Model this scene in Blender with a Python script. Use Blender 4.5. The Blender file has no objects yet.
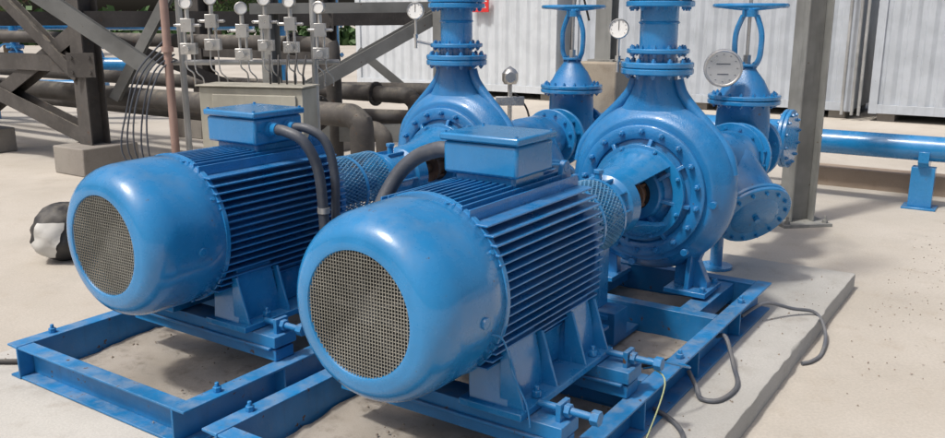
import bpy, bmesh, math, random
from math import sin, cos, pi, radians, sqrt
from mathutils import Vector, Matrix
random.seed(7)
S = bpy.context.scene

# ------------------------------------------------------------------ layout
ALPHA = radians(56.1)
U = Vector((cos(ALPHA), sin(ALPHA), 0)); V = Vector((sin(ALPHA), -cos(ALPHA), 0))
F0 = Vector((-0.41, 2.84, 0))
AX = 0.917
def P(s, w, z=0.0):
    p = F0 + U*s + V*w
    return Vector((p.x, p.y, z))

# ------------------------------------------------------------------ mesh builder
def frame_for(ax):
    ax = Vector(ax).normalized()
    up = Vector((0, 0, 1)) if abs(ax.z) < 0.9 else Vector((1, 0, 0))
    a = up.cross(ax).normalized()
    b = ax.cross(a).normalized()
    return ax, a, b

class MB:
    def __init__(self): self.v = []; self.f = []
    def add(self, vs, fs):
        n = len(self.v)
        self.v += [tuple(p) for p in vs]
        self.f += [tuple(i+n for i in q) for q in fs]
    def box(self, x0, x1, y0, y1, z0, z1):
        vs = [(x, y, z) for x in (x0, x1) for y in (y0, y1) for z in (z0, z1)]
        self.add(vs, [(0,1,3,2),(4,6,7,5),(0,4,5,1),(2,3,7,6),(0,2,6,4),(1,5,7,3)])
    def obox(self, c, size, rot=None):
        c = Vector(c); R = rot if rot is not None else Matrix.Identity(3)
        vs = [c + R @ Vector((x*size[0]/2, y*size[1]/2, z*size[2]/2)) for x in (-1,1) for y in (-1,1) for z in (-1,1)]
        self.add(vs, [(0,1,3,2),(4,6,7,5),(0,4,5,1),(2,3,7,6),(0,2,6,4),(1,5,7,3)])
    def lathe(self, prof, o=(0,0,0), ax=(1,0,0), seg=48, a0=0, a1=2*pi, closed=False, sc=None):
        ax, a, b = frame_for(ax); o = Vector(o)
        full = abs(a1-a0-2*pi) < 1e-6
        n = seg if full else seg+1
        vs = []
        for (t, r) in prof:
            for i in range(n):
                th = a0+(a1-a0)*i/seg
                k = sc(th) if sc else 1
                vs.append(o+ax*t+(a*cos(th)+b*sin(th))*r*k)
        fs = []
        m = len(prof)
        for j in range(m if closed else m-1):
            j2 = (j+1) % m
            for i in range(seg):
                i2 = (i+1) % n
                fs.append((j*n+i, j*n+i2, j2*n+i2, j2*n+i))
        if closed and not full:
            fs.append(tuple(j*n for j in range(m)))
            fs.append(tuple(j*n+n-1 for j in reversed(range(m))))
        self.add(vs, fs)
    def cyl(self, p0, p1, r, seg=24, r2=None):
        p0 = Vector(p0); p1 = Vector(p1); L = (p1-p0).length
        r2 = r if r2 is None else r2
        self.lathe([(0,0),(0,r),(L,r2),(L,0)], p0, p1-p0, seg)
    def flange(self, o, ax, r, t, nb=12, br=0.014, seg=40, rb=None):
        o = Vector(o); ax = Vector(ax).normalized()
        c = min(.006, t*.2)
        self.lathe([(0,0),(0,r-c),(c,r),(t-c,r),(t,r-c),(t,0)], o, ax, seg)
        rb = rb or r*0.84
        self.bolts(o-ax*br*1.0, ax, rb, nb, br, t+br*2.0)
    def bolts(self, o, ax, R, n, r, h, ph=0.0):
        axn, a, b = frame_for(ax); o = Vector(o)
        for i in range(n):
            th = ph+2*pi*(i+.5)/n
            c = o+(a*cos(th)+b*sin(th))*R
            self.lathe([(0,0),(0,r),(h,r),(h,0)], c, axn, 6)
            self.lathe([(0,0),(0,r*.5),(h+r*1.2,r*.5),(h+r*1.2,0)], c-axn*r*.6, axn, 8)
    def tube(self, pts, r, seg=10, smooth=6, closed=False):
        pts = [Vector(p) for p in pts]
        if smooth > 1 and len(pts) > 2:
            q = []
            for i in range(len(pts)-1):
                p0 = pts[max(i-1,0)]; p1 = pts[i]; p2 = pts[i+1]; p3 = pts[min(i+2,len(pts)-1)]
                for k in range(smooth):
                    t = k/smooth
                    q.append(0.5*((2*p1)+(p2-p0)*t+(2*p0-5*p1+4*p2-p3)*t*t+(3*p1-p0-3*p2+p3)*t**3))
            q.append(pts[-1]); pts = q
        vs = []; fs = []; prev = None
        for i, p in enumerate(pts):
            d = (pts[min(i+1,len(pts)-1)]-pts[max(i-1,0)]).normalized()
            if prev is None: _, a, b = frame_for(d)
            else:
                a = (prev - d*prev.dot(d)).normalized(); b = d.cross(a)
            prev = a
            for k in range(seg):
                th = 2*pi*k/seg
                vs.append(p+(a*cos(th)+b*sin(th))*r)
        for i in range(len(pts)-1):
            for k in range(seg):
                k2 = (k+1) % seg
                fs.append((i*seg+k, i*seg+k2, (i+1)*seg+k2, (i+1)*seg+k))
        fs.append(tuple(range(seg))[::-1]); fs.append(tuple((len(pts)-1)*seg+k for k in range(seg)))
        self.add(vs, fs)
    def prism(self, poly, o, e1, e2, e3, t):
        o = Vector(o); e1 = Vector(e1); e2 = Vector(e2); e3 = Vector(e3).normalized()
        n = len(poly)
        vs = [o+e1*p[0]+e2*p[1]+e3*(-t/2) for p in poly]+[o+e1*p[0]+e2*p[1]+e3*(t/2) for p in poly]
        fs = [tuple(range(n))[::-1], tuple(range(n, 2*n))]+[(i,(i+1)%n,(i+1)%n+n,i+n) for i in range(n)]
        self.add(vs, fs)
    def loft(self, secs):
        n = len(secs[0]); vs = [p for s in secs for p in s]; fs = []
        for j in range(len(secs)-1):
            for i in range(n):
                fs.append((j*n+i, j*n+(i+1)%n, (j+1)*n+(i+1)%n, (j+1)*n+i))
        fs.append(tuple(range(n))[::-1]); fs.append(tuple((len(secs)-1)*n+i for i in range(n)))
        self.add(vs, fs)
    def ibeam(self, p0, p1, w=.15, h=.15, t=.012, side=None):
        p0 = Vector(p0); p1 = Vector(p1); d = (p1-p0); L = d.length; ax, a, b = frame_for(d)
        if side is not None:
            a = (Vector(side)-ax*Vector(side).dot(ax)).normalized(); b = ax.cross(a)
        R = Matrix((ax, a, b)).transposed(); c = (p0+p1)/2
        self.obox(c, (L, t, h-2*t-.001), R)
        self.obox(c+b*(h/2-t/2), (L, w, t), R)
        self.obox(c-b*(h/2-t/2), (L, w, t), R)
    def done(self, name, mat, parent=None, bevel=0, ang=35, mods=None):
        me = bpy.data.meshes.new(name)
        me.from_pydata(self.v, [], self.f)
        bm = bmesh.new(); bm.from_mesh(me)
        bmesh.ops.remove_doubles(bm, verts=bm.verts, dist=1e-5)
        bmesh.ops.recalc_face_normals(bm, faces=bm.faces)
        bm.to_mesh(me); bm.free()
        for p in me.polygons: p.use_smooth = True
        me.set_sharp_from_angle(angle=radians(ang))
        me.materials.append(mat)
        ob = bpy.data.objects.new(name, me)
        S.collection.objects.link(ob)
        if parent: ob.parent = parent
        if bevel:
            m = ob.modifiers.new('bevel', 'BEVEL'); m.width = bevel; m.segments = 2
            m.limit_method = 'ANGLE'; m.angle_limit = radians(40)
        return ob

def root(name, loc, rz=ALPHA):
    e = bpy.data.objects.new(name, None); S.collection.objects.link(e)
    e.location = loc; e.rotation_euler = (0, 0, rz); e.empty_display_size = .1
    return e

# ------------------------------------------------------------------ materials
def nodes(name):
    m = bpy.data.materials.new(name); m.use_nodes = True
    nt = m.node_tree; return m, nt, nt.nodes['Principled BSDF']
def N(nt, t, **k):
    n = nt.nodes.new(t)
    for a, b in k.items(): setattr(n, a, b)
    return n
def noise(nt, vec, scale, detail=4, rough=.6):
    n = N(nt, 'ShaderNodeTexNoise'); n.inputs['Scale'].default_value = scale
    n.inputs['Detail'].default_value = detail; n.inputs['Roughness'].default_value = rough
    nt.links.new(vec, n.inputs['Vector']); return n.outputs['Fac']
def ramp(nt, fac, a, b, c0=0, c1=1):
    n = N(nt, 'ShaderNodeMapRange'); n.inputs['From Min'].default_value = a; n.inputs['From Max'].default_value = b
    n.inputs['To Min'].default_value = c0; n.inputs['To Max'].default_value = c1
    n.interpolation_type = 'SMOOTHSTEP'
    nt.links.new(fac, n.inputs['Value']); return n.outputs['Result']
def mixc(nt, fac, a, b):
    n = N(nt, 'ShaderNodeMix', data_type='RGBA')
    if isinstance(fac, (int, float)): n.inputs[0].default_value = fac
    else: nt.links.new(fac, n.inputs[0])
    for s, i in ((a, 6), (b, 7)):
        if isinstance(s, tuple): n.inputs[i].default_value = (*s, 1)
        else: nt.links.new(s, n.inputs[i])
    return n.outputs[2]
def mul(nt, a, b, op='MULTIPLY'):
    n = N(nt, 'ShaderNodeMath', operation=op)
    for s, i in ((a, 0), (b, 1)):
        if isinstance(s, (int, float)): n.inputs[i].default_value = s
        else: nt.links.new(s, n.inputs[i])
    return n.outputs[0]

def paint(name, base, rough=.38, dust=.35, rust=.0, metal=0.0, dustc=(.36,.33,.27), var=.2, bump=.05, bscale=60, coat=0.0, streak=0.0):
    m, nt, b = nodes(name)
    tc = N(nt, 'ShaderNodeTexCoord').outputs['Object']
    n1 = noise(nt, tc, 2.2, 3); n2 = noise(nt, tc, 24, 5, .65); n3 = noise(nt, tc, 7, 4, .7)
    dk = tuple(c*(1-var) for c in base); lt = tuple(min(1, c*(1+var*.6)+.008) for c in base)
    col = mixc(nt, ramp(nt, n1, .35, .65), dk, lt)
    if streak > 0:
        mp = N(nt, 'ShaderNodeMapping'); mp.inputs['Scale'].default_value = (14, 14, 1.6)
        nt.links.new(tc, mp.inputs['Vector'])
        st = ramp(nt, noise(nt, mp.outputs[0], 1.0, 4, .6), .52, .72, 0, streak)
        col = mixc(nt, st, col, tuple(c*.55+.012 for c in base))
    geo = N(nt, 'ShaderNodeNewGeometry'); sx = N(nt, 'ShaderNodeSeparateXYZ')
    nt.links.new(geo.outputs['Normal'], sx.inputs[0])
    up = ramp(nt, sx.outputs['Z'], .2, 1.0)
    d = mul(nt, mul(nt, up, ramp(nt, n3, .35, .72)), dust)
    d = mul(nt, d, mul(nt, ramp(nt, n2, .5, .8), dust*.3), 'ADD')
    col = mixc(nt, d, col, dustc)
    if rust > 0:
        rr = ramp(nt, mul(nt, n2, mul(nt, n3, .6), 'ADD'), 1.13-rust, 1.17-rust)
        col = mixc(nt, rr, col, (.085, .05, .035))
    nt.links.new(col, b.inputs['Base Color'])
    nt.links.new(mul(nt, mul(nt, d, .8), mul(nt, ramp(nt, n3, .35, .7, -.04, .08), rough, 'ADD'), 'ADD'), b.inputs['Roughness'])
    b.inputs['Metallic'].default_value = metal
    b.inputs['Coat Weight'].default_value = coat; b.inputs['Coat Roughness'].default_value = .10
    bp = N(nt, 'ShaderNodeBump'); bp.inputs['Strength'].default_value = bump*2; bp.inputs['Distance'].default_value = .01
    nt.links.new(noise(nt, tc, bscale, 2, .6), bp.inputs['Height']); nt.links.new(bp.outputs[0], b.inputs['Normal'])
    return m

BLUE = paint('blue_paint', (.010, .195, .460), .25, .14, .10, coat=.6, bump=.025, streak=.12, var=.12)
BLUE2 = paint('blue_paint_worn', (.010, .170, .41), .38, .32, .15, bump=.06, streak=.35)
BLUEC = paint('blue_cast_paint', (.010, .172, .43), .30, .20, .115, bump=.13, bscale=110, coat=.4, streak=.2, var=.15)
GUARD = paint('guard_mesh_paint', (.05, .20, .37), .45, .4, .1)
STEEL = paint('galvanised_steel', (.42,.43,.43), .45, .3, 0, .6)
SILV = paint('stainless_steel', (.55,.55,.54), .3, .2, 0, .85)
RACK = paint('weathered_steel', (.060,.055,.052), .7, .5, .16)
RACKG = paint('grey_painted_steel', (.17,.175,.17), .6, .4, .12)
POSTM = paint('post_grey_paint', (.22,.225,.215), .6, .35, .12, dustc=(.3,.28,.24), streak=.6)
CABM = paint('cabinet_paint', (.33,.32,.27), .5, .35, .1, streak=.3)
BLACK = paint('black_rubber', (.02,.02,.022), .5, .35, 0)
GREYC = paint('grey_conduit', (.055,.065,.085), .45, .3, 0)
CABLEM = paint('grey_cable', (.10,.11,.13), .5, .3, 0)
MESHM = paint('grille_wire', (.30,.30,.27), .45, .3, 0, .4)
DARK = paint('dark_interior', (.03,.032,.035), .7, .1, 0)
FANM = paint('fan_plastic', (.05,.055,.065), .6, .4, 0)
RUSTM = paint('rusty_shaft', (.22,.12,.07), .6, .2, .1, .3)
WHITE = paint('container_white', (.53,.57,.61), .5, .12, .08, dustc=(.45,.42,.36), var=.06, bump=.02, streak=.25)
WHITEG = paint('container_grey_white', (.41,.45,.50), .5, .15, .1, dustc=(.40,.37,.32), var=.08, bump=.02, streak=.3)
RED = paint('red_sign', (.55,.02,.02), .5, .1, 0)
WPLATE = paint('white_plate', (.75,.75,.73), .5, .1, 0, var=.05)
PINK = paint('primer_pipe', (.30,.20,.17), .6, .3, .1)
TAPE = paint('tape_white', (.55,.55,.53), .55, .3, 0)
WIREG = paint('wire_green', (.30,.34,.17), .5, .2, 0)

def concrete(name, c1, c2, dirt=(.19,.15,.11), scale=1.0, dirtamt=.6):
    m, nt, b = nodes(name)
    tc = N(nt, 'ShaderNodeTexCoord').outputs['Object']
    a = noise(nt, tc, .55*scale, 4, .6); bn = noise(nt, tc, 4*scale, 6, .7); c = noise(nt, tc, 60*scale, 3, .7)
    col = mixc(nt, ramp(nt, a, .32, .68), c1, c2)
    col = mixc(nt, mul(nt, ramp(nt, bn, .5, .78), dirtamt), col, dirt)
    st = mul(nt, ramp(nt, noise(nt, tc, 1.7*scale, 5, .75), .52, .7), dirtamt*.45)
    col = mixc(nt, st, col, tuple(x*.6 for x in c1))
    col = mixc(nt, ramp(nt, c, .3, .7, 0, .25), col, tuple(x*.5 for x in c2))
    nt.links.new(col, b.inputs['Base Color']); b.inputs['Roughness'].default_value = .88
    bp = N(nt, 'ShaderNodeBump'); bp.inputs['Strength'].default_value = .35; bp.inputs['Distance'].default_value = .01
    h = mul(nt, mul(nt, bn, .8), mul(nt, c, .4), 'ADD')
    nt.links.new(h, bp.inputs['Height']); nt.links.new(bp.outputs[0], b.inputs['Normal'])
    return m
GROUNDM = concrete('ground_concrete', (.52,.485,.43), (.44,.405,.35), (.37,.31,.24), 1, .5)
SLABM = concrete('slab_concrete', (.50,.49,.46), (.42,.41,.38), (.30,.27,.23), 1.4, .6)
PIERM = concrete('pier_concrete', (.38,.33,.26), (.30,.26,.21), (.2,.15,.11), 2, .6)
FOOTM = concrete('footing_concrete', (.30,.28,.25), (.24,.22,.2), (.16,.14,.12), 2, .6)
KERBM = concrete('kerb_concrete', (.34,.27,.21), (.28,.22,.17), (.2,.14,.1), 2, .6)
SOILM = concrete('soil', (.28,.25,.21), (.36,.33,.29), (.13,.105,.08), 3, .8)

# ------------------------------------------------------------------ ground
g = MB()
xs = [-400,-60,-20,-8,-4,0,4,8,20,60,400]
vs = [(x, y, 0) for x in xs for y in xs]; n = len(xs)
g.add(vs, [(i*n+j, (i+1)*n+j, (i+1)*n+j+1, i*n+j+1) for i in range(n-1) for j in range(n-1)])
g.done('ground', GROUNDM)

sl = MB(); r = root('concrete_slab', P(0,0,0))
per = []
def edge(p, q, n):
    for i in range(n):
        t = i/n; per.append((p[0]+(q[0]-p[0])*t, p[1]+(q[1]-p[1])*t))
edge((-.75,-.93),(4.35,-.93),110); edge((4.35,-.93),(4.35,2.75),60); edge((4.35,2.75),(-.75,2.75),110); edge((-.75,2.75),(-.75,-.93),60)
rings = []
N_ = len(per); jit = [random.gauss(0,.0028) for _ in range(N_)]
jit = [(jit[i-1]+jit[i]+jit[(i+1)%N_])/2+.002*sin(i*.31) for i in range(N_)]
cx, cy = 1.8, .91
def off(p, d):
    sx = 1 if p[0] > cx else -1; sy = 1 if p[1] > cy else -1
    ex = abs(abs(p[0]-cx)-2.55) < 1e-4; ey = abs(abs(p[1]-cy)-1.84) < 1e-4
    return (p[0]+(sx*d if ex else 0), p[1]+(sy*d if ey else 0))
for z, d, k in ((-.05,.0,.4),(.100,.0,1),(.113,-.004,1.5),(.12,-.016,1.5)):
    rings.append([Vector((*off(per[i], d+jit[i]*k), z)) for i in range(N_)])
vs = [v for rg in rings for v in rg]
fs = [(j*N_+i, j*N_+(i+1)%N_, (j+1)*N_+(i+1)%N_, (j+1)*N_+i) for j in range(3) for i in range(N_)]
fs.append(tuple(3*N_+i for i in range(N_)))
sl.add(vs, fs)
sl.done('slab', SLABM, r)

# ------------------------------------------------------------------ motor
def env(t, R=.345, p=3.2):
    t = min(abs(t)/R, 1)
    return R*(1-t**p)**(1/p)

def build_motor(loc, rear):
    r = root('electric_motor', loc)
    m = MB(); RO = .370
    prof = [(.012,.232),(.0,.238),(-.002,.25),(.004,.268)]
    for i in range(1, 13):
        a = i/12*pi/2
        prof.append((.004+.15*(1-cos(a)), .268+(RO-.004-.268)*sin(a)))
    prof += [(.20,RO-.002),(.30,RO),(.425,RO+.001),(.431,RO-.005),(.425,RO-.012),(.16,RO-.016),(.05,.30),(.02,.25),(.012,.232)]
    m.lathe(prof, seg=112)
    m.lathe([(.405,RO-.001),(.407,RO+.006),(.428,RO+.006),(.432,RO-.002)], seg=112)
    for th in (.6, 1.9, 2.6, 3.7, 4.4, 5.6):
        c = Vector((.385, RO*cos(th), RO*sin(th)))
        m.cyl(c-Vector((0,cos(th),sin(th)))*.01, c+Vector((0,cos(th),sin(th)))*.006, .010, 10)
    m.lathe([(0,0),(0,.024),(.012,.022),(.016,0)], (.27,-(RO-.004)*cos(.1),(RO-.004)*sin(-.1)), (0,-1,-.1), 20)
    m.done('fan_cowl', BLUE, r, ang=50)
    gmesh = MB(); sp = .0132; R = .236; k = int(R/sp)
    for i in range(-k, k+1):
        t = i*sp; L = sqrt(max(R*R-t*t, 0))
        if L < .02: continue
        gmesh.box(.004, .0070, t-.0014, t+.0014, -L, L)
        gmesh.box(.0062, .009, -L, L, t-.0014, t+.0014)
    gmesh.done('grille', MESHM, r)
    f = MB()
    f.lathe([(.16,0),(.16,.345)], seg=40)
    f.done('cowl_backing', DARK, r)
    f = MB(); f.lathe([(.05,0),(.05,.05),(.10,.07),(.155,.07)], seg=24)
    for i in range(9):
        a = 2*pi*i/9; d = Vector((0,cos(a),sin(a))); t = Vector((0,-sin(a),cos(a)))
        R3 = Matrix((Vector((1,0,0)), d, t)).transposed()
        f.obox(Vector((.10,0,0))+d*.15, (.08,.18,.006), R3)
    f.done('cooling_fan', FANM, r)
    b = MB()
    b.lathe([(.38,.20),(.40,.285),(1.27,.285),(1.29,.24),(1.36,.20),(1.40,.15),(1.42,.07),(1.56,.06)], seg=48)
    b.lathe([(1.27,.285),(1.27,.315),(1.305,.315),(1.31,.285),(1.345,.23)], seg=48)
    b.bolts((1.30,0,0), (1,0,0), .285, 8, .012, .02)
    b.done('stator_housing', BLUEC, r)
    b = MB(); th = .0075; zs = -.28
    while zs <= .2805:
        w = env(zs, .355); inner = sqrt(max(.285**2-zs*zs, 0.0))*.9
        for sg in (-1, 1):
            b.prism([(.40, sg*inner), (1.275, sg*inner), (1.275, sg*w*.985), (1.26, sg*w), (.40, sg*w)], (0,0,zs), (1,0,0), (0,1,0), (0,0,1), th)
        zs += .035
    ys = -.21
    while ys <= .2105:
        w = env(ys, .355); inner = sqrt(.285**2-ys*ys)*.95
        b.prism([(.40, inner), (1.275, inner), (1.275, w-.015), (1.26, w), (.40, w)], (0,ys,0), (1,0,0), (0,0,1), (0,1,0), th)
        b.prism([(.40, -inner), (1.275, -inner), (1.275, -w*.93), (.40, -w*.93)], (0,ys,0), (1,0,0), (0,0,1), (0,1,0), th)
        ys += .035
    b.done('cooling_fins', BLUEC, r, bevel=.0015)
    b = MB()
    for (x, y) in ((1.22,-.17),(1.22,.17)):
        b.prism([(-.05,0),(.05,0),(.035,.085),(.015,.11),(-.015,.11),(-.035,.085)], (x,y,.29), (1,0,0), (0,0,1), (0,1,0), .024)
        b.lathe([(-.014,.012),(-.014,.028),(.014,.028),(.014,.012)], (x,y,.375), (0,1,0), 16, closed=True)
    b.done('lifting_lugs', BLUEC, r, bevel=.003)
    x1 = 1.14 if rear else 1.11
    b = MB()
    b.box(.82,x1-.03,-.15,.15,.27,.385)
    b.box(.79,x1-.012,-.180,.188,.378,.515)
    b.done('terminal_box_body', BLUE, r, bevel=.014)
    b = MB()
    b.box(.777,x1,-.192,.200,.517,.550)
    b.done('terminal_box_lid', BLUE, r, bevel=.009)
    b = MB()
    for x in (.797,x1-.02):
        for y in (-.172,.18):
            b.cyl((x,y,.545),(x,y,.558),.008,6)
    sgn = -1 if rear else 1
    b.lathe([(0,0),(0,.042),(.02,.042),(.02,.034),(.055,.034),(.055,.028),(.06,0)], (.90,.180*sgn,.455), (0,sgn,0), 20)
    if rear:
        b.lathe([(0,0),(0,.036),(.02,.036),(.02,.028),(.055,.028),(.06,0)], (1.02,-.176,.455), (0,-1,0), 20)
    b.done('glands', BLUE, r)
    b = MB()
    for sg in (-1, 1):
        for (x0, xx1) in ((.47,.76),(1.0,1.24)):
            secs = []
            for z, yi, yo, e in ((-.455,.16,.345,.0),(-.32,.14,.335,.025),(-.19,.12,.31,.035)):
                secs.append([Vector((x0+e, sg*yi, z)), Vector((xx1-e, sg*yi, z)), Vector((xx1-e, sg*yo, z)), Vector((x0+e, sg*yo, z))])
            b.loft(secs)
            for xx in (x0+.005, xx1-.020):
                b.prism([(.30,-.455),(.415,-.455),(.34,-.22),(.30,-.22)], (xx+.008,0,0), (0,sg,0), (0,0,1), (1,0,0), .014)
        b.box(.74,1.02, min(sg*.2,sg*.275), max(sg*.2,sg*.275), -.45, -.2)
        y0, y1 = sorted((sg*.13, sg*.42))
        b.box(.44,1.27,y0,y1,-.482,-.450)
        for x in (.615,1.12):
            b.cyl((x,sg*.388,-.45),(x,sg*.388,-.42),.022,6)
            b.cyl((x,sg*.388,-.45),(x,sg*.388,-.40),.011,10)
    b.done('feet', BLUE, r, bevel=.005)
    c = MB()
    if rear:
        c.tube([(.90,-.22,.455),(.90,-.29,.45),(.93,-.385,.40),(.98,-.428,.25),(1.0,-.435,.0),(1.0,-.44,-.3),(1.0,-.50,-.60)], .028, 12)
        c.tube([(1.02,-.22,.455),(1.04,-.31,.45),(1.08,-.395,.38),(1.10,-.43,.2),(1.09,-.435,-.1),(1.1,-.46,-.4),(1.12,-.55,-.60)], .024, 12)
        c.done('conduit', GREYC, r)
        c = MB()
        c.tube([(1.0,-.436,.02),(1.0,-.436,.05)], .034, 12, 1)
        c.done('conduit_clip', STEEL, r)
    else:
        c.tube([(.90,.22,.455),(.90,.30,.45),(.89,.42,.40),(.84,.50,.30),(.76,.54,.12),(.74,.55,-.2),(.78,.60,-.60)], .036, 12)
        c.done('conduit', GREYC, r)
        c = MB()
        c.tube([(.33,-.355,-.10),(.36,-.382,-.12),(.40,-.388,-.2),(.46,-.37,-.30),(.48,-.42,-.42),(.46,-.45,-.50)], .004, 6)
        c.done('earth_wire', BLUE, r)
    return r
build_motor(P(0,0,AX), False)
build_motor(P(.05,-1.59,AX), True)

# ------------------------------------------------------------------ skid frame
def channel(mb, axis, a0, a1, c, z0, z1, fw, out, t=.012):
    lo, hi = sorted((c, c+out*fw)); wl, wh = sorted((c, c+out*t))
    if axis == 'x':
        mb.box(a0,a1,wl,wh,z0,z1); mb.box(a0,a1,lo,hi,z1,z1+t); mb.box(a0,a1,lo,hi,z0-t,z0)
    else:
        mb.box(wl,wh,a0,a1,z0,z1); mb.box(lo,hi,a0,a1,z1,z1+t); mb.box(lo,hi,a0,a1,z0-t,z0)

def build_skid(loc):
    r = root('skid_frame', loc)
    b = MB()
    yl, yr = .78, -.63
    z0, z1 = .132, .288
    channel(b, 'x', -.10, 3.20, yl-.09, z0, z1, .09, 1)
    channel(b, 'x', -.10, 3.20, yr+.09, z0, z1, .09, -1)
    for x, o in ((-.012,-1),(1.35,1),(2.35,1),(3.11,1)):
        channel(b, 'y', yr+.093, yl-.093, x, z0+.003, z1-.003, .085, o)
    for x in (.5,1.2,1.9,2.6):
        b.box(x-.006,x+.006,yr+.012,yr+.088,z0+.001,z1-.001)
    b.done('main_frame', BLUE2, r, bevel=.003)
    b = MB()
    for x in (.56, 1.18):
        b.box(x-.06,x+.06,-.56,.56,.302,.36)
        b.box(x-.085,x+.085,-.54,.54,.36,.374)
        b.box(x-.072,x+.072,-.57,.57,.374,.432)
    b.done('motor_beams', BLUE2, r, bevel=.004)
    b = MB()
    for x in (.56,1.18):
        for sg in (-1,1):
            y = sg*.52
            b.box(x-.03,x+.05,min(y,y+sg*.022),max(y,y+sg*.022),.43,.505)
            b.cyl((x+.01,sg*.425,.472),(x+.01,sg*.66,.472),.015,12)
            b.cyl((x+.01,sg*.655,.472),(x+.01,sg*.69,.472),.031,6)
            b.cyl((x+.01,sg*.543,.472),(x+.01,sg*.568,.472),.028,6)
    b.done('jacking_bolts', BLUE2, r, bevel=.002)
    b = MB()
    for y in (.36,-.36):
        b.box(2.36,3.10,y-.06,y+.06,.180,.286)
    b.box(1.95,2.12,-.12,.12,.180,.36); b.box(1.37,2.34,-.10,.10,.150,.179)
    for x in (.12,1.7,2.7):
        for y in (yl-.045, yr+.045):
            b.cyl((x,y,.30),(x,y,.325),.02,6); b.cyl((x,y,.30),(x,y,.345),.01,8)
    b.done('pedestals', BLUE2, r, bevel=.003)
    s = MB(); nx, ny = 66, 28
    vs = []
    for i in range(nx+1):
        for j in range(ny+1):
            x = .0+3.1*i/nx; y = yr+.10+(yl-yr-.20)*j/ny
            z = .128+.018*sin(x*5+1)*sin(y*6)+.012*random.random()*(.3+abs(sin(x*3)))
            vs.append((x,y,max(z,.1215+.002*random.random())))
    s.add(vs, [(i*(ny+1)+j,(i+1)*(ny+1)+j,(i+1)*(ny+1)+j+1,i*(ny+1)+j+1) for i in range(nx) for j in range(ny)])
    s.done('soil_infill', SOILM, r, ang=80)
build_skid(P(0,0,0)); build_skid(P(.05,-1.59,0))

# ------------------------------------------------------------------ coupling guard
def build_guard(loc):
    r = root('coupling_guard', loc)
    b = MB(); R = .19; L = .50; nc = 52; nx = 20
    vs = []; fs = []
    for i in range(nx+1):
        for k in range(nc):
            th = 2*pi*(k+(.5 if i % 2 else 0))/nc
            vs.append((L*i/nx, R*cos(th), R*sin(th)))
    for i in range(nx-1):
        for k in range(nc):
            if i % 2 == 0:
                fs.append((i*nc+k, (i+1)*nc+k, (i+2)*nc+k, (i+1)*nc+(k-1)%nc))
            else:
                fs.append((i*nc+k, (i+1)*nc+(k+1)%nc, (i+2)*nc+k, (i+1)*nc+k))
    b.add(vs, fs)
    ob = b.done('mesh_cover', GUARD, r)
    w = ob.modifiers.new('w','WIREFRAME'); w.thickness = .008; w.use_replace = True
    b = MB()
    for x in (0, .24, .48):
        b.lathe([(0,R+.001),(0,R+.006),(.022,R+.006),(.022,R+.001)], (x,0,0), (1,0,0), 40, closed=True)
    b.box(.0,.50,-.012,.012,-.60,-R-.003)
    b.box(.0,.50,-.12,.12,-.615,-.60)
    b.done('guard_frame', BLUE, r)
    b = MB()
    b.lathe([(-.05,0),(-.05,.05),(.12,.05),(.12,.11),(.22,.11),(.22,.10),(.25,.10),(.25,.11),(.36,.11),(.36,.055),(.50,.055)], seg=32)
    b.done('coupling', BLUE2, r)
build_guard(P(1.38,0,AX)); build_guard(P(1.44,-1.59,AX))

# ------------------------------------------------------------------ pump
def sup(hx, hy, z, n=40, p=2.6, cx=0, cy=0):
    out = []
    for i in range(n):
        t = 2*pi*i/n; c, s = cos(t), sin(t)
        out.append(Vector((cx+hx*math.copysign(abs(c)**(2/p), c), cy+hy*math.copysign(abs(s)**(2/p), s), z)))
    return out

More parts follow.
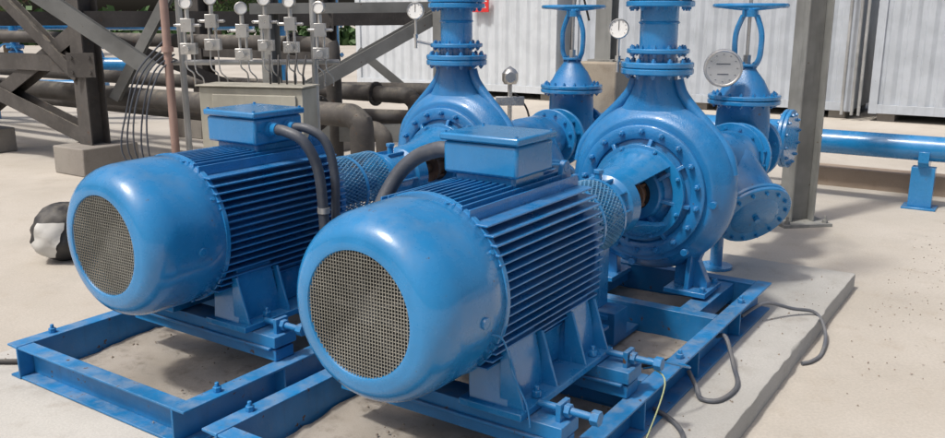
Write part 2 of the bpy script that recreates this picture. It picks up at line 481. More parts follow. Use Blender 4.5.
def build_pump(loc):
    r = root('centrifugal_pump', loc)
    b = MB()
    prof = [(-.12,.30),(-.150,.35),(-.155,.42),(-.150,.44),(-.125,.455),(-.11,.475),(-.075,.502),(-.03,.52),(.03,.52),(.075,.502),(.12,.46),(.15,.39),(.165,.25),(.175,.19),(.23,.165),(.34,.165)]
    b.lathe(prof, seg=96, sc=lambda th: 1+.025*cos(th-2.2))
    secs = []
    for z, hx, hy in ((.05,.10,.495),(.18,.115,.478),(.26,.122,.425),(.34,.12,.345),(.42,.118,.265),(.50,.116,.195),(.57,.118,.150),(.63,.120,.126),(.71,.120,.118)):
        secs.append(sup(hx, hy, z, 48, 2.2))
    b.loft(secs)
    for sg in (-1,1):
        b.tube([(-.0,sg*.50,.12),(0,sg*.465,.24),(0,sg*.37,.36),(0,sg*.24,.49),(0,sg*.165,.58),(0,sg*.135,.66)], .034, 12)
    b.done('volute_casing', BLUEC, r, ang=45)
    b = MB()
    b.flange((0,0,.69), (0,0,1), .215, .036, 12, .015)
    b.flange((.34,0,0), (1,0,0), .25, .036, 12, .016)
    b.done('nozzle_flanges', BLUE, r)
    b = MB()
    b.lathe([(-.15,.315),(-.178,.315),(-.186,.325),(-.186,.392),(-.180,.40),(-.15,.40)], seg=72)
    b.lathe([(-.26,.10),(-.26,.155),(-.25,.165),(-.21,.17),(-.185,.20),(-.165,.315),(-.15,.32)], seg=60)
    for i in range(8):
        a = 2*pi*(i+.25)/8; d = Vector((0,cos(a),sin(a))); t = Vector((0,-sin(a),cos(a)))
        b.prism([(.16,-.16),(.325,-.165),(.325,-.20),(.16,-.25)], (0,0,0), d, (1,0,0), t, .022)
    b.bolts((-.217,0,0), (1,0,0), .364, 18, .018, .04)
    for i in range(8):
        a = 2*pi*(i+.1)/8
        c = Vector((-.14, .45*cos(a), .45*sin(a)))
        if sin(a) < .5: b.cyl(c, c+Vector((-.035,0,0)), .022, 14)
    b.done('casing_cover', BLUEC, r, bevel=.0025, ang=40)
    b = MB()
    for a0 in (pi/2-.85, 3*pi/2-.85):
        b.lathe([(-.62,.175),(-.46,.20),(-.32,.245),(-.225,.268),(-.195,.268),(-.195,.24),(-.225,.235),(-.32,.215),(-.46,.165),(-.62,.14)], (0,0,0), (1,0,0), 24, a0, a0+1.7, closed=True)
    b.lathe([(-.225,.225),(-.225,.29),(-.190,.29),(-.190,.225)], seg=48, closed=True)
    b.bolts((-.244,0,0), (1,0,0), .272, 8, .013, .03)
    b.lathe([(-.90,0),(-.90,.13),(-.885,.155),(-.85,.16),(-.85,.148),(-.70,.150),(-.68,.178),(-.60,.190),(-.585,.16),(-.55,.05)], seg=48)
    for i in range(10):
        a = 2*pi*i/10; d = Vector((0,cos(a),sin(a))); t = Vector((0,-sin(a),cos(a)))
        b.prism([(.13,-.848),(.172,-.848),(.172,-.69),(.13,-.69)], (0,0,0), d, (1,0,0), t, .010)
    b.bolts((-.91,0,0), (1,0,0), .12, 6, .010, .02)
    b.cyl((-.76,0,.14),(-.76,0,.20),.022,12); b.cyl((-.76,0,.20),(-.76,0,.22),.03,6)
    b.box(-.80,-.68,-.045,.045,-.58,-.14); b.box(-.84,-.64,-.12,.12,-.60,-.575)
    b.done('bearing_bracket', BLUE, r, bevel=.002, ang=40)
    b = MB()
    b.lathe([(-.60,0),(-.60,.04),(-.22,.04)], seg=20)
    b.lathe([(-.36,.041),(-.36,.10),(-.335,.10),(-.33,.07),(-.22,.07)], seg=24)
    b.bolts((-.375,0,0), (1,0,0), .085, 4, .010, .12)
    b.done('gland_and_shaft', RUSTM, r)
    b = MB()
    b.lathe([(-.255,.155),(-.235,.02)], seg=24)
    b.done('seal_recess', DARK, r)
    b = MB()
    for sg in (-1,1):
        y = sg*.30
        b.prism([(-.12,-.585),(.12,-.585),(.11,-.50),(.07,-.30),(-.07,-.30),(-.11,-.50)], (0,y,0), (1,0,0), (0,0,1), (0,1,0), .03)
        b.prism([(.19,-.585),(.40,-.585),(.40,-.55),(.34,-.42),(.44,-.15),(.36,-.15),(.20,-.36)], (0,0,0), (0,sg,0), (0,0,1), (1,0,0), .06)
        y0, y1 = sorted((sg*.17, sg*.43))
        b.box(-.15,.15,y0,y1,-.614,-.583)
        for x in (-.11,.11):
            b.cyl((x,sg*.40,-.585),(x,sg*.40,-.555),.02,6)
    b.done('casing_feet', BLUEC, r, bevel=.004)
    return r
PS, PW = 2.78, -.04
build_pump(P(PS,PW,AX)); build_pump(P(2.90,-1.59,AX))

# ------------------------------------------------------------------ discharge riser
def build_riser(loc):
    r = root('discharge_pipe', loc)
    b = MB(); z0 = .727
    b.cyl((0,0,z0),(0,0,1.0),.112,40)
    b.cyl((0,0,1.0),(0,0,3.6),.112,40)
    b.lathe([(0,.112),(.0,.15),(.03,.165),(.20,.165),(.23,.15),(.23,.112)], (0,0,1.16), (0,0,1), 40)
    b.lathe([(0,.112),(.01,.122),(.02,.112)], (0,0,.98), (0,0,1), 40)
    b.done('riser', BLUE, r)
    b = MB()
    b.flange((0,0,z0+.001), (0,0,1), .215, .034, 12, .015)
    b.flange((0,0,z0+.085), (0,0,1), .185, .028, 12, .013)
    b.flange((0,0,1.08), (0,0,1), .20, .034, 12, .014)
    b.flange((0,0,1.118), (0,0,1), .20, .034, 12, .014)
    b.flange((0,0,1.42), (0,0,1), .20, .034, 12, .014)
    b.done('riser_flanges', BLUE, r)
    return r
build_riser(P(PS,PW,AX)); build_riser(P(2.90,-1.59,AX))

# ------------------------------------------------------------------ pressure gauges
def build_gauge(loc, facing, R=.055):
    r = root('pressure_gauge', loc, 0)
    d = Vector(facing).normalized()
    b = MB(); b.lathe([(-.03,0),(-.03,R*.95),(-.02,R),(.012,R),(.016,R*.93),(.010,R*.9)], (0,0,0), d, 32)
    b.cyl((0,0,-R),(0,0,-R-.10),.009,10); b.cyl((0,0,-R-.10),(0,0,-R-.13),.018,6)
    b.cyl((0,0,-R-.13),(0,0,-R-.2),.010,10)
    b.done('case', SILV, r)
    b = MB(); b.lathe([(.009,0),(.009,R*.91)], (0,0,0), d, 32); b.done('dial', WPLATE, r)
    b = MB(); ax, a, c = frame_for(d)
    R3 = Matrix((ax, a, c)).transposed()
    b.obox(d*.0115+c*R*.3, (.001,.004,R*.9), R3)
    for k in range(9):
        t = -2.2+4.4*k/8+pi/2
        b.obox(d*.0115+(a*cos(t)+c*sin(t))*R*.75, (.001,.004,.004), R3)
    b.done('needle', BLACK, r)
    return r
p = P(PS,PW,0)
build_gauge(p+U*-.05-V*.235+Vector((0,0,1.87)), (-.3,-1,.1), .060)
p = P(2.90,-1.59,0)
build_gauge(p-U*.12-V*.27+Vector((0,0,1.98)), (-.2,-1,.1), .060)
b = MB(); b.tube([P(PS-.05,PW-.24,1.68),P(PS-.01,PW-.16,1.67),P(PS,PW-.1,1.66)], .009, 8); b.done('gauge_pipe', SILV)
b = MB(); b.tube([P(2.78,-1.86,1.77),P(2.85,-1.75,1.74),P(2.90,-1.68,1.70)], .009, 8); b.done('gauge_pipe', SILV)

# ------------------------------------------------------------------ suction strainer
def build_strainer(loc):
    r = root('suction_strainer', loc)
    b = MB()
    b.lathe([(-.70,.15),(-.40,.16),(-.28,.19),(-.15,.215),(.12,.215),(.25,.19),(.33,.165),(.36,.165)], seg=48)
    d = Vector((-.33,-.37,-.33)); L = d.length; dn = d.normalized()
    b.lathe([(0,.20),(.12,.215),(.40,.215),(.49,.225)], (0,0,0), dn, 48)
    b.lathe([(-.215,0),(-.19,.10),(-.12,.17),(0,.20)], (0,0,0), dn, 48)
    b.done('body', BLUEC, r)
    b = MB()
    b.flange((-.74,0,0),(1,0,0),.25,.036,12,.016)
    b.flange((.33,0,0),(1,0,0),.25,.036,12,.016)
    b.flange(dn*.48, dn, .262, .030, 14, .014)
    b.flange(dn*.513, dn, .262, .030, 14, .014)
    b.lathe([(0,.17),(.012,.15),(.016,0)], dn*.543, dn, 40)
    b.cyl(dn*.55, dn*.59, .022, 6)
    b.done('flanges', BLUE, r)
    b = MB(); b.cyl((.0,0,-.92+.12),(.0,0,-.2),.045,20); b.cyl((.0,0,-.795),(.0,0,-.775),.12,24)
    b.done('stand', BLUE, r)
build_strainer(P(3.92,.04,AX)); build_strainer(P(3.95,-1.59,AX))

# ------------------------------------------------------------------ gate valve
def build_valve(loc):
    r = root('gate_valve', loc)
    b = MB()
    b.lathe([(-.20,.15),(-.12,.16),(-.06,.19),(.06,.19),(.12,.16),(.20,.15)], seg=40)
    secs = []
    for z, hx, hy in ((-.20,.07,.13),(-.10,.10,.19),(.08,.11,.205),(.20,.115,.205),(.30,.13,.20),(.38,.15,.19)):
        secs.append(sup(hx, hy, z, 40, 2.4))
    b.loft(secs)
    secs = [sup(.17,.20,.435,40,2.2), sup(.15,.175,.48,40,2.2), sup(.12,.14,.55,40,2.1), sup(.075,.085,.62,40,2), sup(.06,.06,.66,40,2)]
    b.loft(secs)
    b.done('body', BLUEC, r, ang=45)
    b = MB()
    b.flange((-.235,0,0),(1,0,0),.25,.034,12,.016); b.flange((.20,0,0),(1,0,0),.25,.034,12,.016)
    b.flange((0,0,.375),(0,0,1),.27,.032,16,.015,); b.flange((0,0,.412),(0,0,1),.27,.032,16,.015)
    b.flange((0,0,.655),(0,0,1),.085,.02,6,.010)
    b.done('flanges', BLUE, r)
    b = MB()
    for sg in (-1,1):
        b.tube([(0,sg*.07,.67),(0,sg*.095,.74),(0,sg*.095,.90),(0,sg*.05,1.03)], .022, 8)
    b.lathe([(0,.02),(0,.06),(.05,.06),(.05,.02)], (0,0,1.02), (0,0,1), 20)
    rr = .26; pts = [(rr*cos(t*2*pi/36), rr*sin(t*2*pi/36), 1.10) for t in range(37)]
    b.tube(pts, .017, 10, 1)
    for k in range(5):
        a = 2*pi*k/5+.3
        b.tube([(.03*cos(a),.03*sin(a),1.075),(.13*cos(a),.13*sin(a),1.085),(rr*cos(a),rr*sin(a),1.10)], .012, 8, 3)
    b.lathe([(0,0),(0,.04),(.05,.035),(.05,0)], (0,0,1.06), (0,0,1), 16)
    b.done('yoke_and_handwheel', BLUE, r)
    b = MB(); b.cyl((0,0,.66),(0,0,1.30),.014,12); b.cyl((0,0,.67),(0,0,.74),.03,6)
    b.done('stem', SILV, r)
    return r
build_valve(P(4.46,0,AX)); build_valve(P(4.60,-1.55,AX))

r = root('valve_tag', P(4.16,-.08,1.57), 0)
d = Vector((-.25,-1,.15)).normalized()
b = MB(); b.lathe([(-.012,0),(-.012,.135),(-.004,.14),(.006,.135),(.008,.125),(.004,.12),(.004,0)], (0,0,0), d, 40); b.done('disc', SILV, r)
ax, a, c = frame_for(d); R3 = Matrix((ax,a,c)).transposed()
b = MB()
for k in range(12):
    t = 2*pi*k/12
    b.obox(d*.006+(a*cos(t)+c*sin(t))*.10, (.002,.012,.004), R3)
for k,(yy,L) in enumerate(((.03,.10),(-.045,.08))): b.obox(d*.006+c*yy, (.002,L,.008), R3)
b.done('lettering', GREYC, r)
b = MB(); b.tube([d*-.02, U*.12+Vector((0,0,-.05)), U*.24+V*.05+Vector((0,0,-.15))], .012, 8); b.done('bracket', STEEL, r)

r = root('suction_header', P(0,0,AX))
b = MB()
for y0 in (0, 1.59):
    b.cyl((4.7,y0,0),(5.4,y0,0),.13,36)
b.cyl((5.42,-.08,0),(5.42,1.68,0),.16,40)
b.cyl((5.42,1.2,-.1),(5.42,1.2,-AX),.10,24)
b.done('pipe', BLUE, r)
b = MB()
for y0 in (0,1.59): b.flange((4.697,y0,0),(1,0,0),.25,.034,12,.016)
b.flange((5.42,-.115,0),(0,1,0),.25,.034,12,.016); b.flange((5.42,-.152,0),(0,1,0),.25,.034,12,.016)
b.flange((5.42,1.68,0),(0,1,0),.25,.034,12,.016)
b.done('flanges', BLUE, r)
b = MB()
for y in (.7,):
    b.box(5.36,5.48,y-.05,y+.05,-AX,-.15); b.box(5.27,5.57,y-.12,y+.12,-AX,-AX+.02)
b.done('stands', BLUE2, r)

r = root('water_pipeline', P(7.63,0,0))
b = MB(); zc = .62
b.cyl((0,2.0,zc),(0,-9,zc),.128,40)
b.cyl((.55,1.2,zc-.12),(.55,-9,zc-.12),.07,24)
b.lathe([(0,.128),(.0,.145),(.03,.145),(.03,.128)], (0,-2.6,zc), (0,1,0), 36)
b.done('pipe', BLUE, r)
b = MB()
for y in (-.97,-5.0, 1.0):
    b.prism([(-.15,zc-.13),(-.15,zc-.02),(-.129,zc-.02),(0,zc-.135),(.129,zc-.02),(.15,zc-.02),(.15,zc-.13),(.06,zc-.2),(.06,.02),(-.06,.02),(-.06,zc-.2)], (0,y,0), (1,0,0), (0,0,1), (0,1,0), .10)
    b.box(-.07,.07,y-.11,y+.11,.02,zc-.19)
    b.box(-.14,.14,y-.16,y+.16,0.0,.02)
b.done('pipe_stand', BLUE, r, bevel=.004)

r = root('concrete_kerb', P(8.35,0,0))
b = MB(); b.box(0,.25,-10,.4,-.05,.22); b.box(.25,1.1,-10,.4,-.05,.05)
b.done('kerb_wall', KERBM, r, bevel=.01)

r = root('steel_post', Vector((3.13,8.0,0)), radians(8))
b = MB(); b.ibeam((0,0,.03),(0,0,5),.24,.24,.014, side=(0,1,0)); b.done('h_column', POSTM, r, bevel=.003)
b = MB(); b.box(-.24,.24,-.24,.24,.0,.03)
for x in (-.19,.19):
    for y in (-.19,.19): b.cyl((x,y,.03),(x,y,.06),.025,6); b.cyl((x,y,.03),(x,y,.10),.012,8)
b.done('base_plate', POSTM, r)

r = root('concrete_pier', Vector((1.28,8.3,0)), radians(56))
b = MB(); b.box(-.2,.2,-.2,.2,0,1.52); b.done('pier', PIERM, r, bevel=.02)
b = MB(); b.box(-.13,.13,-.13,.13,1.52,1.54); b.ibeam((0,0,1.54),(0,0,5),.16,.16,.012, side=(0,1,0)); b.done('post', POSTM, r)
b = MB(); b.tube([(-.1,.14,1.9),(-.2,.2,2.3),(-.1,.25,2.6)], .01); b.tube([(-.15,.15,3.0),(-.26,.22,2.0),(-.27,.24,1.5),(-.24,.3,1.0),(-.25,.28,.1)], .012); b.done('cable', BLACK, r)

# ------------------------------------------------------------------ shipping containers
def build_container(loc, L=6.06, H=2.6, D=2.4, mat=WHITE):
    r = root('shipping_container', loc)
    b = MB(); per = .28; n = int((L-.3)/per)
    pts = []
    y = .15
    for i in range(n):
        pts += [(0.035,y),(0.035,y+.07),(0,y+.10),(0,y+.21)]; y += per*(L-.3)/(n*per)
    pts.append((.035, L-.15))
    vs = []
    for (x, yy) in pts: vs += [(x,-yy,.32),(x,-yy,H-.12)]
    b.add(vs, [(2*i,2*i+2,2*i+3,2*i+1) for i in range(len(pts)-1)])
    b.box(.06,D,-L+.02,-.02,.17,H-.02)
    b.done('corrugated_wall', mat, r, ang=20)
    b = MB()
    b.box(-.012,.08,-L,0,.15,.318); b.box(-.012,.08,-L,0,H-.118,H)
    for y in (0,-L+.15): b.box(-.014,.15,y-.15,y,.14,H+.005)
    b.done('frame', mat, r, bevel=.006)
    b = MB()
    for y in (-.3,-L/2,-L+.3): b.box(.1,D-.1,y-.15,y+.15,0,.15)
    b.done('bearers', FOOTM, r)
build_container(P(15.4,-13.6,0), 6.06, 2.9, mat=WHITE)
build_container(P(15.5,-7.2,0), 6.06, 2.9, mat=WHITEG)
build_container(P(15.4,-.85,0), 6.06, 2.9, mat=WHITEG)
build_container(P(15.4,5.4,0), 6.06, 2.9, mat=WHITE)
r = root('warning_sign', P(15.25,-9.55,2.22))
b = MB(); b.box(0,.02,-.25,.25,-.2,.2); b.done('panel', RED, r)
b = MB()
for z,L in ((.12,.36),(.05,.4),(-.02,.3),(-.09,.36)): b.box(-.003,0,-L/2,L/2,z-.012,z+.012)
b.done('lettering', WPLATE, r)
r = root('cable_conduit', P(15.3,-1.0,0))
b = MB()
for dy in (0,.12,.3): b.cyl((0,dy,.1),(0,dy,4),.03,10)
b.done('pipes', STEEL, r)

# ------------------------------------------------------------------ pipe rack (left background)
r = root('pipe_rack', (0,0,0), 0)
b = MB()
def W(x,y,z): return Vector((x,y,z))
cols = [(-4.82,10.8),(-7.2,12.3),(-2.15,12.6),(-4.4,14.1),(-.3,14.0)]
for (x,y) in cols: b.ibeam(W(x,y,.35),W(x,y,5.5),.26,.26,.02, side=V)
def beam(p,q,w=.2,h=.2,mb=None): (mb or b).ibeam(p,q,w,h,.014, side=(0,0,1))
beam(W(-7.2,12.3,1.35),W(-4.85,10.8,1.35)); beam(W(-7.2,12.3,2.6),W(-4.85,10.8,2.6))
beam(W(-4.82,10.8,1.9),W(-2.15,12.6,1.9)); beam(W(-7.2,12.3,1.9),W(-4.4,14.1,1.9))
beam(W(-4.4,14.1,1.4),W(-2.15,12.6,1.4)); beam(W(-2.15,12.6,1.9),W(-.3,14.0,1.9))
beam(W(-7.1,12.2,1.1),W(-4.95,10.9,.45)); beam(W(-7.2,12.3,.5),W(-4.9,10.9,1.75))
beam(W(-4.8,10.9,1.75),W(-2.25,12.5,.45),.14,.14)
beam(W(-9.5,13.8,1.35),W(-7.2,12.3,1.35)); beam(W(-9.4,13.8,.5),W(-7.3,12.3,2.2))
beam(W(-6.3,11.6,2.3),W(-4.9,10.75,1.2),.14,.14)
b.done('dark_frame', RACK, r)
b = MB()
for (z,dx,rr,e) in ((.90,0,.13,4.0),(.66,.5,.10,3.6),(1.0,1.0,.10,3.4),(1.62,.4,.09,3.0)):
    o = W(-4.7+dx, 11.4+dx*.9, z)
    b.cyl(o-V*8, o+V*e, rr, 20)
    # elbow down at the end of each run
    q = o+V*e
    b.tube([q-V*.02, q+V*.10, q+V*.19+Vector((0,0,-.05)), q+V*.24+Vector((0,0,-.15)), q+V*.24+Vector((0,0,-z+.01))], rr, 20, 5)
    b.flange(q-V*.4, V, rr*1.5, .03, 8, .012)
b.cyl(W(-3.0,10.6,.78), W(-.3,10.2,.74), .09, 20)
b.cyl(W(-3.0,11.2,1.02), W(-.35,11.0,1.0), .10, 20)
b.done('process_pipes', RACK, r)
b = MB()
beam(W(-5.0,9.6,2.35),W(-3.7,9.9,1.35),.18,.22,b)
beam(W(-2.3,9.4,.9),W(-.05,10.4,2.15),.14,.2,b)
beam(W(-1.5,11.4,1.5),W(-.6,11.4,.75),.1,.1,b)
beam(W(-4.6,11.0,.9),W(-3.8,11.0,2.2),.12,.12,b)
beam(W(-2.55,10.0,2.02),W(-.1,10.6,2.05),.12,.16,b)
beam(W(-2.9,10.0,.62),W(-.3,9.9,.60),.2,.14,b)
for x in (-2.35,-.35): b.ibeam(W(x,10.1,.0),W(x,10.1,5),.16,.16,.012, side=V)
b.done('grey_braces', RACKG, r)
b = MB()
for (x,y) in cols: b.obox(W(x,y,.175),(.78,.65,.35),Matrix.Rotation(ALPHA,3,'Z'))
b.done('footings', FOOTM, r, bevel=.015)
b = MB()
for (x,y,z) in ((-4.82,10.62,1.35),(-2.15,12.42,1.9)):
    b.obox(W(x,y,z),(.34,.016,.3))
    for i in (-.11,.11):
        for k in (-.09,.09): b.cyl(W(x+i,y-.03,z+k),W(x+i,y,z+k),.02,6)
b.done('gussets', RACK, r)

r = root('blue_pipework', (-9.2,16.5,0), 0)
b = MB()
b.cyl((-4,0,1.05),(3.0,-.4,1.05),.13,24); b.cyl((-3,-.6,.72),(2.6,-1,.72),.09,24); b.cyl((-4,.6,1.75),(5,.2,1.75),.08,20)
for x in (-1.2,.6,2.1):
    b.cyl((x,-.2,1.0),(x,-.2,1.9),.08,20); b.flange((x,-.2,1.35),(0,0,1),.16,.04,8,.015); b.flange((x,-.2,1.6),(0,0,1),.16,.04,8,.015)
    b.lathe([(0,0),(.02,.12),(.16,.16),(.3,.12),(.34,0)], (x,-.2,1.0),(0,0,1),20)
    b.lathe([(-.015,.17),(-.015,.2),(.015,.2),(.015,.17)], (x,-.5,1.25),(0,1,0),24,closed=True)
    b.cyl((x,-.5,1.25),(x,-.2,1.25),.02,8)
for x in (5.6, 6.6):
    b.cyl((x,-.2,.0),(x,-.2,2.6),.10,20); b.flange((x,-.2,1.2),(0,0,1),.18,.04,8,.015); b.flange((x,-.2,1.75),(0,0,1),.18,.04,8,.015)
for x in (-2,0,2): b.box(x-.06,x+.06,-.15,.0,0,1.0)
b.done('pipes_and_valves', BLUE, r)

# ------------------------------------------------------------------ instrument stand
r = root('instrument_manifold', (-2.10,8.0,0), radians(4))
b = MB()
for x in (-.60,.62): b.cyl((x,.1,0),(x,.1,2.25),.03,16)
b.cyl((-.72,.1,2.12),(.85,.1,2.12),.03,16); b.cyl((-.72,.1,1.52),(.85,.1,1.52),.025,16)
b.done('stand', STEEL, r)
b = MB()
for i in range(6):
    x = -.50+i*.235+.02*sin(i*4.1); zj = .05*sin(i*2.3)
    b.box(x-.07,x+.07,-.07,.03,1.60+zj,1.70+zj)
    b.box(x-.05,x+.05,-.08,.04,1.80+zj,1.92+zj)
    b.cyl((x-.03,-.02,1.70+zj),(x-.03,-.02,1.82+zj),.013,10); b.cyl((x+.03,-.02,1.70+zj),(x+.03,-.02,1.82+zj),.013,10)
    b.cyl((x,-.02,1.92+zj),(x,-.02,2.0+zj),.02,10)
    b.cyl((x,-.16,1.65+zj),(x,-.06,1.65+zj),.014,8); b.cyl((x,-.17,1.65+zj),(x,-.155,1.65+zj),.035,10)
    b.cyl((x-.11,-.02,1.86+zj),(x+.11,-.02,1.86+zj),.015,8)
    for sg in (-1,1): b.obox((x+sg*.11,-.02,1.86+zj),(.012,.07,.02))
    b.tube([(x-.03,-.02,1.60+zj),(x-.03,-.02,1.48),(x+.02,.0,1.42),(x+.02,.02,1.30)], .008, 8)
    b.tube([(x+.04,-.02,1.60+zj),(x+.05,-.03,1.45),(x+.1,.0,1.38),(x+.1,.02,1.30)], .007, 8)
b.done('valve_blocks', SILV, r, bevel=.003)
for i in range(6):
    x = -.50+i*.235+.02*sin(i*4.1); zj = .05*sin(i*2.3)
    b = MB(); b.lathe([(-.04,0),(-.04,.05),(-.02,.058),(.02,.058),(.024,.05),(.016,.048)], (x,-.04,2.06+zj), (.3*sin(i),-1,.05), 24); b.done('gauge_case', SILV, r)
    b = MB(); b.lathe([(.015,0),(.015,.049)], (x,-.04,2.06+zj), (.3*sin(i),-1,.05), 24); b.done('gauge_dial', WPLATE, r)
b = MB()
for k in range(5):
    o = -.72-.02*k
    b.tube([(o+.1,.0,1.55+.05*k),(o-.05-.03*k,-.05,1.45),(o-.18-.03*k,-.1+.05*sin(k*2),1.1),(o-.20-.04*k,-.1,.7),(o-.15,-.05,.4),(o-.1,-.1,.02)], .008, 8)
b.done('impulse_hoses', GREYC, r)

r = root('stand_pipe', (-2.80,7.95,0), 0)
b = MB(); b.cyl((0,0,0),(0,0,3.2),.038,20); b.lathe([(0,.038),(0,.055),(.05,.055),(.05,.038)],(0,0,1.62),(0,0,1),16); b.done('pipe', PINK, r)

r = root('electrical_cabinet', (-1.95,7.5,0), radians(-14))
b = MB(); b.box(-.50,.50,0,.30,.72,1.33); b.done('box', CABM, r, bevel=.01)
b = MB(); b.box(-.36,.44,-.022,-.002,.77,1.27); b.box(.38,.41,-.04,-.022,.98,1.06); b.box(-.52,.52,-.03,.33,1.335,1.35)
b.done('door', CABM, r, bevel=.006)
b = MB()
for x in (-.42,.42): b.box(x-.03,x+.03,.1,.16,0,.72)
b.done('legs', RACKG, r)
b = MB()
for k in range(5):
    b.tube([(.1+.08*k,.2,1.34),(.1+.08*k,.2,1.45),(.05+.09*k,.3,1.6)], .009, 8)
    b.tube([(-.3+.1*k,.12,.72),(-.3+.1*k,.12,.5),(-.2+.1*k,.2,.02)], .012, 8)
b.done('cables', BLACK, r)

r = root('transmitter', (.42,9.6,0), 0)
b = MB(); b.cyl((0,0,0),(0,0,1.2),.025,12); b.lathe([(0,0),(0,.07),(.04,.09),(.12,.09),(.16,.06),(.2,.0)],(0,0,1.2),(0,0,1),20)
b.box(-.16,.16,-.03,.03,.96,1.06); b.lathe([(0,0),(0,.06),(.03,.06),(.03,0)],(0,-.09,1.28),(0,-1,0),20)
b.done('housing', SILV, r, bevel=.003)
b = MB(); b.tube([(.05,0,1.1),(.2,0,.9),(.25,0,.5),(.2,0,.02)],.012); b.done('cable', BLACK, r)

# ------------------------------------------------------------------ sack (black bag with white wrap)
r = root('wrapped_bundle', (-3.33,6.72,0), radians(40)); r.scale = (1.25,1.25,1.28)
def bq(k, i, off=0):
    t = k/16; a = 2*pi*i/32
    rr = .175*sqrt(max(0,1-(2*t-1)**2*.9))*(1.06 if t < .4 else 1)
    q = rr*(1+.05*sin(5*a+k*.8)+.03*sin(9*a-k*1.1))*(1+off*.04)+off*.003
    return Vector((q*1.1*cos(a), q*sin(a), .36*t+.004))
b = MB(); b.loft([[bq(k,i) for i in range(32)] for k in range(17)]); b.done('bag', BLACK, r, ang=60)
b = MB(); ks = range(2,13); n = 6
vs = [bq(k, 17.2+.15*sin(k*2)+i+ (k-8)*.25, 1) for k in ks for i in range(n)]
b.add(vs, [(j*n+i,j*n+i+1,(j+1)*n+i+1,(j+1)*n+i) for j in range(len(ks)-1) for i in range(n-1)])
b.done('white_wrap', TAPE, r, ang=60)

# ------------------------------------------------------------------ loose cables on slab
def cab(name, pts, rad, mat):
    b = MB(); b.tube([P(*q) for q in pts], rad, 10); b.done(name, mat)
cab('power_cable', [(2.75,.58,.20),(2.95,.66,.24),(3.15,.78,.17),(3.25,.90,.135),(3.15,.985,.05),(2.9,1.02,.014),(2.75,1.0,.014),(2.68,.96,.014)], .011, CABLEM)
cab('power_cable', [(2.3,.58,.22),(2.2,.66,.26),(2.1,.74,.15),(1.9,.82,.134),(1.7,.80,.134),(1.66,.72,.134),(1.75,.66,.15),(1.8,.60,.2)], .012, CABLEM)
cab('power_cable', [(1.4,.58,.15),(1.35,.70,.134),(1.2,.80,.134),(.9,.85,.134),(.5,.86,.134)], .012, CABLEM)
cab('signal_wire', [(1.2,.64,.44),(1.15,.72,.40),(.95,.71,.18),(.7,.75,.134),(.4,.78,.134)], .0035, WIREG)
cab('signal_wire', [(1.25,.60,.46),(1.5,.70,.35),(1.6,.62,.31),(1.7,.4,.2)], .005, BLUE)
cab('power_cable', [(.02,-3.2,.014),(.0,-2.9,.014),(-.04,-2.76,.09),(-.02,-2.6,.132),(.1,-2.42,.135)], .014, BLACK)
cab('power_cable', [(2.5,-.5,.15),(2.1,-.45,.16),(1.8,-.3,.155),(1.7,.1,.16),(1.9,.4,.16),(2.2,.5,.17)], .012, BLACK)

# ------------------------------------------------------------------ dead leaves / pebbles
def scatter(name, mat, fn, n, smin, smax, kind):
    b = MB()
    for i in range(n):
        s_, w_, z_ = fn(); p = P(s_, w_, z_); a = random.random()*6.28; k = random.uniform(smin, smax)
        if kind == 'leaf':
            t = random.uniform(-.4,.4)
            e1 = Vector((cos(a),sin(a),t*.3)); e2 = Vector((-sin(a),cos(a),random.uniform(-.3,.5)))
            o = p+Vector((0,0,k*.25+.002))
            b.add([o-e1*k, o+e2*k*.4, o+e1*k, o-e2*k*.4], [(0,1,2,3)])
        else:
            vs = []
            for j in range(5):
                t = a+j*1.256; vs.append(p+Vector((cos(t),sin(t),0))*k*random.uniform(.7,1))
            top = p+Vector((0,0,k*.9)); vs2 = [top+(v-p)*.55 for v in vs]
            b.add(vs+vs2, [(0,1,6,5),(1,2,7,6),(2,3,8,7),(3,4,9,8),(4,0,5,9),(5,6,7,8,9)])
    b.done(name, mat, ang=20)
LEAFM = paint('dead_leaf', (.16,.085,.05), .8, .2, 0)
PEB = paint('pebble', (.26,.22,.18), .9, .3, 0)
def f1():
    return (random.gauss(4.8,1.1), 1.1+abs(random.gauss(0,1.2)), .002)
scatter('dead_leaves', LEAFM, f1, 240, .004, .012, 'leaf')
scatter('gravel', PEB, f1, 300, .003, .007, 'p')
scatter('gravel', PEB, lambda: (random.uniform(-.6,4.2), random.choice((random.uniform(.64,.88), random.uniform(-2.7,-2.4), random.uniform(-.93,-.8))), .121), 160, .003, .008, 'p')
scatter('gravel', PEB, lambda: (random.uniform(0,3), random.choice((random.uniform(-.6,.5), random.uniform(-2.2,-1.1))), .14), 200, .004, .010, 'p')

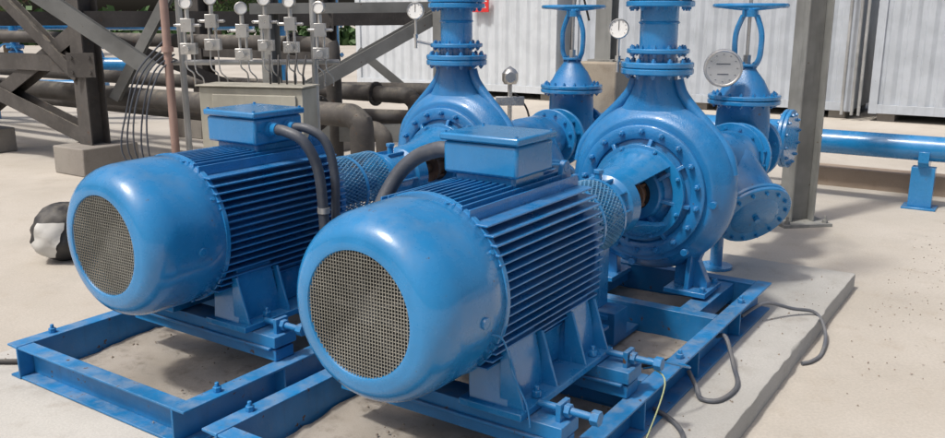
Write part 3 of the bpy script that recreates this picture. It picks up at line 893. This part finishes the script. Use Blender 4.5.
# ------------------------------------------------------------------ trees
LEAVES = []
for i, c in enumerate(((.045,.10,.025),(.07,.13,.035),(.03,.07,.02))):
    m_, nt_, b_ = nodes('foliage_%d' % i); b_.inputs['Base Color'].default_value = (*c,1); b_.inputs['Roughness'].default_value = .6
    LEAVES.append(m_)
BARK = paint('bark', (.12,.09,.06), .9, .2, 0)
def build_tree(loc, H):
    r = root('tree', loc, random.random()*6)
    b = MB(); b.tube([(0,0,0),(.1,.05,H*.25),(0,.1,H*.5),(.1,0,H*.8)], .22, 10)
    tips = []
    for i in range(9):
        a = i*2.4; z = H*(.25+.06*i); L = H*.32*(1-.05*i)
        e = Vector((L*cos(a), L*sin(a), z+H*.15)); b.tube([(0.05,.05,z),Vector((L*.5*cos(a),L*.5*sin(a),z+H*.05)),e], .07, 6, 3); tips.append(e)
        tips.append(Vector((L*.55*cos(a+.5),L*.55*sin(a+.5),z+H*.12)))
    tips.append(Vector((0,0,H*.92)))
    b.done('trunk_and_limbs', BARK, r)
    for k in range(3):
        b = MB()
        for t in tips:
            R = H*random.uniform(.10,.16)
            for j in range(90):
                d = Vector((random.gauss(0,1),random.gauss(0,1),random.gauss(0,.75)))
                d = d.normalized()*R*random.random()**.4
                o = t+d; q = .11*H/6
                e1 = Vector((random.gauss(0,1),random.gauss(0,1),random.gauss(0,1))).normalized()*q
                e2 = e1.orthogonal().normalized()*q*.6
                b.add([o-e1,o+e2,o+e1,o-e2],[(0,1,2,3)])
        b.done('foliage', LEAVES[k], r)
for (x,y,H) in ((-27,40,6.5),(-22.5,42,7.5),(-32,46,8),(-13.5,46,5.5)):
    build_tree((x,y,0), H)
b = MB()
for i in range(5000):
    o = Vector((random.uniform(-60,2), 58+random.uniform(-1,1), random.random()**1.2*2.2*(.8+.3*sin(i*.001))))
    e1 = Vector((random.gauss(0,1),random.gauss(0,1),random.gauss(0,1))).normalized()*.4; e2 = e1.orthogonal().normalized()*.25
    b.add([o-e1,o+e2,o+e1,o-e2],[(0,1,2,3)])
b.done('hedge', LEAVES[0])

# ------------------------------------------------------------------ light
sun_el, sun_az = radians(60), radians(235)
sd = Vector((sin(sun_az)*cos(sun_el), cos(sun_az)*cos(sun_el), sin(sun_el)))
L = bpy.data.lights.new('sun','SUN'); L.energy = 2.75; L.angle = radians(5); L.color = (1,.97,.92)
so = bpy.data.objects.new('sun', L); S.collection.objects.link(so)
so.rotation_euler = sd.to_track_quat('Z','Y').to_euler()
w = bpy.data.worlds.new('World'); S.world = w; w.use_nodes = True
nt = w.node_tree; bg = nt.nodes['Background']
sky = nt.nodes.new('ShaderNodeTexSky'); sky.sky_type = 'NISHITA'; sky.sun_disc = False
sky.sun_elevation = sun_el; sky.sun_rotation = sun_az; sky.dust_density = 7; sky.air_density = 1.0; sky.ozone_density = .8
nt.links.new(sky.outputs[0], bg.inputs[0]); bg.inputs[1].default_value = .125

S.view_settings.view_transform = 'Standard'; S.view_settings.look = 'None'; S.view_settings.exposure = 0

# ------------------------------------------------------------------ camera
cd = bpy.data.cameras.new('camera'); cam = bpy.data.objects.new('camera', cd); S.collection.objects.link(cam)
cam.location = (0,0,1.95); cam.rotation_euler = (radians(90-13.5),0,0)
cd.lens = 850/945*36; cd.sensor_width = 36; cd.clip_end = 1500; cd.clip_start = .05
S.camera = cam
